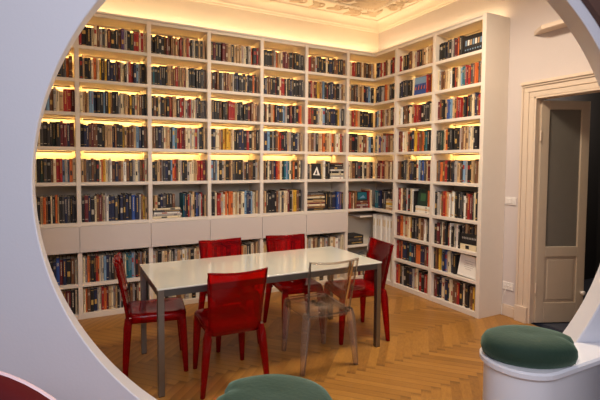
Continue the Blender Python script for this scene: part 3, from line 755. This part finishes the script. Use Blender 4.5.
# ------------------------------------------------------------------ chairs
def rsq(cx, cy, z, w_, d_, r=.012, n=3):
    pts = []
    for (sx, sy, a0) in ((1,1,0),(-1,1,PI/2),(-1,-1,PI),(1,-1,1.5*PI)):
        for i in range(n+1):
            a = a0+PI/2*i/n; pts.append((cx+sx*(w_/2-r)+r*math.cos(a), cy+sy*(d_/2-r)+r*math.sin(a), z))
    return pts
def chair(matr, label, x, y, rz):
    rim = M['clearrim'] if matr == M['clearp'] else M['redrim']
    t = empty('dining_chair', (x, y, 0), rz); tag(t, label, 'chair', 'plastic chairs round the table')
    # seat: moulded tray with a turned-down rim
    def outline(k, z):
        pts = []; hw0, hw1, y0, y1, r = .188-k, .198-k, -.205+k, .225-k, .05
        for (cx, cy, a0) in ((hw1-r, y1-r, 0), (-hw1+r, y1-r, PI/2), (-hw0+r, y0+r, PI), (hw0-r, y0+r, 1.5*PI)):
            for i in range(6):
                a = a0+PI/2*i/5; pts.append((cx+r*math.cos(a), cy+r*math.sin(a), z))
        return pts
    m = MB(); m.loft([outline(.010,.400), outline(.004,.400), outline(0,.440), outline(.004,.456), outline(.016,.462), outline(.06,.459), outline(.10,.4555), outline(.15,.4535), outline(.18,.453)])
    m.loft([outline(.010,.400), outline(.012,.440), outline(.03,.447), outline(.10,.4435), outline(.15,.442), outline(.18,.4418)])
    m.build('seat', matr, t)
    # backrest: thin curved panel with thick rounded rim
    nx, nz = 12, 10; fr, bk = [], []
    for j in range(nz+1):
        k = j/nz; z = .425+.423*k; hw = .178+.028*k; yy = -.195-.075*k**1.15
        top = (-.012*(1-(2*0/nx-1)**2))
        rf, rb = [], []
        for i in range(nx+1):
            u = 2*i/nx-1; c = -.028*(1-u*u)*(.3+.7*k); zz = z+(.012*u*u-.006)*k; th = .0065+.006*max(0, abs(u)-.8)/.2
            rf.append((hw*u, yy+c+th, zz)); rb.append((hw*u, yy+c-th, zz))
        fr.append(rf); bk.append(rb)
    m = MB(); m.loft([a_+b__[::-1] for a_, b__ in zip(fr, bk)])
    mid = lambda a_, b_: tuple((p_+q_)/2 for p_, q_ in zip(a_, b_))
    path = [mid(fr[j][0], bk[j][0]) for j in range(nz+1)]+[mid(fr[nz][i], bk[nz][i]) for i in range(1, nx)]+[mid(fr[j][nx], bk[j][nx]) for j in range(nz, -1, -1)]
    m.tube(path, .0085, 8, 1); m.tube([mid(fr[0][i], bk[0][i]) for i in range(nx+1)], .007, 8, 1)
    m.build('backrest', [matr, rim], t)
    for sx in (-1, 1):
        m = MB(); m.loft([rsq(sx*.188,-.192,.45,.036,.05), rsq(sx*.196,-.197,.38,.054,.058), rsq(sx*.215,-.208,.2,.046,.048), rsq(sx*.235,-.218,.004,.033,.035), rsq(sx*.235,-.218,0,.026,.028)]); m.build('leg', rim, t)
        m = MB(); m.loft([rsq(sx*.172,.192,.44,.046,.05), rsq(sx*.174,.195,.38,.056,.056), rsq(sx*.182,.207,.2,.046,.048), rsq(sx*.19,.218,.004,.033,.035), rsq(sx*.19,.218,0,.026,.028)]); m.build('leg', rim, t)
    return t
R_ = math.radians
chair(M['redp'], 'transparent red chair at the near side, seen from behind', -2.715, -1.725, R_(-3))
cl = chair(M['clearp'], 'clear colourless plastic chair at the near side of the table', -1.957, -1.743, R_(-3))
chair(M['redp'], 'transparent red chair at the right end of the table', -1.38, -1.465, R_(80.5))
chair(M['redp'], 'transparent red chair at the far side, nearer the corner', -1.806, -1.103, R_(173))
chair(M['redp'], 'transparent red chair at the far side, behind the red chair seen from behind', -2.452, -1.076, R_(180.5))
chair(M['redp'], 'transparent red chair at the left end of the table, seen edge-on', -3.15, -1.285, R_(-99))

# ------------------------------------------------------------------ foreground: bench end, stool, cushions, armchair
def bench():
    t = empty('bench', (-1.9, -3.45, 0)); tag(t, 'white bench with rounded end against the arch wall, under the right cushion', 'bench')
    def plan(k):
        c = Vector((-1.955, -3.455)); r = .165-k; pts = []
        a0 = math.atan2(wn_.y, wn_.x); n = 18
        a1 = 1.5*PI
        for i in range(n+1):
            a = a0+(a1-a0)*i/n; pts.append((c.x+r*math.cos(a), c.y+r*math.sin(a)))
        yf = c.y-r
        # run along the front line to the wall, then back along the wall
        s_end = 1.75; q = wp(s_end, 0, 1.995-0)
        sx = (yf-(CAM.y+wn_.y*1.994))/ws_.y; p = wp(sx, 0, 1.994); pts.append((p.x, p.y))
        b0 = c+Vector((wn_.x, wn_.y))*r
        s0 = (b0-Vector((CAM.x, CAM.y))).dot(Vector((ws_.x, ws_.y))); p2 = wp(s0, 0, 1.994)
        pts.append((p2.x, p2.y))
        return [(x-t.location.x, y-t.location.y) for x, y in pts]
    m = MB(); m.prism(plan(.018), 0, .69, smooth=True); m.build('base', M['paint'], t)
    m = MB(); P = [plan(.008), plan(0), plan(0), plan(.008)]
    m.loft([[(x,y,z) for x,y in p] for p, z in zip(P, (.688,.696,.714,.722))], smooth=False); m.build('rim', M['paint'], t)
    return t
bench()
def cushion(label, centre, ang, rx, ry, th, notch_side):
    n, rings = 64, []
    prof = [(.86,0),(.96,.12),(1.0,.36),(.985,.62),(.92,.82),(.78,.94),(.55,1.0),(.28,1.0),(.06,.97)]
    def rad(a):
        d = math.atan2(math.sin(a-notch_side), math.cos(a-notch_side))
        return 1-.15*math.exp(-(d/.2)**2)+.04*math.exp(-((abs(d)-.45)/.25)**2)
    m = MB()
    for k, h in prof: rings.append([(rx*k*(1+(rad(2*PI*i/n)-1)*min(1,k*1.1))*math.cos(2*PI*i/n), ry*k*(1+(rad(2*PI*i/n)-1)*min(1,k*1.1))*math.sin(2*PI*i/n), th*h) for i in range(n)])
    m.loft(rings)
    o = m.build('cushion', M['velvet']); o.location = centre; o.rotation_euler = (0,0,ang)
    # seam piping lives in the mesh outline; it is one cushion
    return tag(o, label, 'cushion', 'green velvet cushions')
cushion('dark green velvet cushion on the white bench at the lower right', (-1.925, -3.468, .7225), -.45, .200, .142, .105, -.35)
st_ = empty('stool', (-3.15, -3.41, 0)); tag(st_, 'round white pedestal stool under the bottom centre cushion', 'stool')
m = MB(); m.loft([[(r*math.cos(2*PI*k/40), r*math.sin(2*PI*k/40), z) for k in range(40)] for z, r in ((0,.16),(.01,.165),(.66,.165),(.68,.16))]); m.build('base', M['paint'], st_)
m = MB(); m.loft([[(r*math.cos(2*PI*k/40), r*math.sin(2*PI*k/40), z) for k in range(40)] for z, r in ((.68,.17),(.688,.178),(.71,.178),(.718,.17))]); m.build('rim', M['paint'], st_)
cushion('green velvet cushion cut off by the bottom edge at centre', (-3.15, -3.41, .7185), -.45, .200, .165, .103, PI-.25)

def armchair():
    R, cs, cz = .55, -1.02, .392; D = 1.30
    p = wp(cs, 0, D); t = empty('armchair', (p.x, p.y, 0), -WY); tag(t, 'dark red round-backed armchair with pale shell at the lower left corner', 'armchair')
    def disc(r, y, zmin=.06):
        pts = []
        a0 = math.asin(max(-1, (zmin-cz)/r)); n = 48
        for i in range(n+1):
            a = a0+(PI-2*a0)*i/n; pts.append((r*math.cos(a), y, cz+r*math.sin(a)))
        return pts
    m = MB(); m.loft([disc(R-.05,-.075), disc(R-.015,-.06), disc(R-.002,-.03), disc(R-.004,.0)]); m.build('backrest', M['redleather'], t)
    m = MB(); m.loft([disc(R-.004,.0), disc(R,.003), disc(R+.001,.010), disc(R-.02,.03)]); tag(m.build('shell', M['pale'], t), 'pale pink outer shell')
    m = MB()
    def seat(k, z): return [((.40-k)*math.copysign(abs(math.cos(a))**.6, math.cos(a)), -.34+(.27-k)*math.copysign(abs(math.sin(a))**.6, math.sin(a)), z) for a in [2*PI*i/36 for i in range(36)]]
    m.loft([seat(.03,.22), seat(0,.25), seat(0,.40), seat(.03,.43), seat(.12,.44)]); m.build('seat', M['redleather'], t)
    for sx in (-1, 1):
        for y in (-.53, -.14):
            m = MB(); m.tube([(sx*.30, y, .225), (sx*.33, y, 0)], [.02, .012]); m.build('leg', M['steel'], t)
armchair()

# ------------------------------------------------------------------ lights
def area(name, loc, target, size, power, col, sizey=None):
    l = bpy.data.lights.new(name, 'AREA'); l.energy = power; l.color = col; l.size = size
    if sizey: l.shape = 'RECTANGLE'; l.size_y = sizey
    o = bpy.data.objects.new(name, l); COL.objects.link(o); o.location = loc
    o.rotation_euler = (Vector(target)-Vector(loc)).to_track_quat('-Z', 'Y').to_euler()
    return o
area('ceiling_lamp', (-1.15, -2.2, 3.4), (-1.5, -1.9, 0), .6, 74, (1, .85, .66))
area('window_light', (-4.0, -5.5, 2.9), (-3.3, -2.9, .9), 1.5, 70, (.90, .90, 1.0), 1.4)
pl = bpy.data.lights.new('hall_fill', 'POINT'); pl.energy = 30; pl.color = (1, .85, .7); pl.shadow_soft_size = .15  # added fill light to lift the dark hall, no known fixture
po = bpy.data.objects.new('hall_fill', pl); COL.objects.link(po); po.location = (1.9, -1.9, 2.4)
wd = bpy.data.worlds.new('world'); S.world = wd; wd.use_nodes = True
bg = wd.node_tree.nodes['Background']; bg.inputs[0].default_value = (.62, .68, .85, 1); bg.inputs[1].default_value = .22

S.view_settings.view_transform = 'Standard'; S.view_settings.look = 'None'; S.view_settings.gamma = 1; S.view_settings.use_curve_mapping = False
S.view_settings.exposure = .12
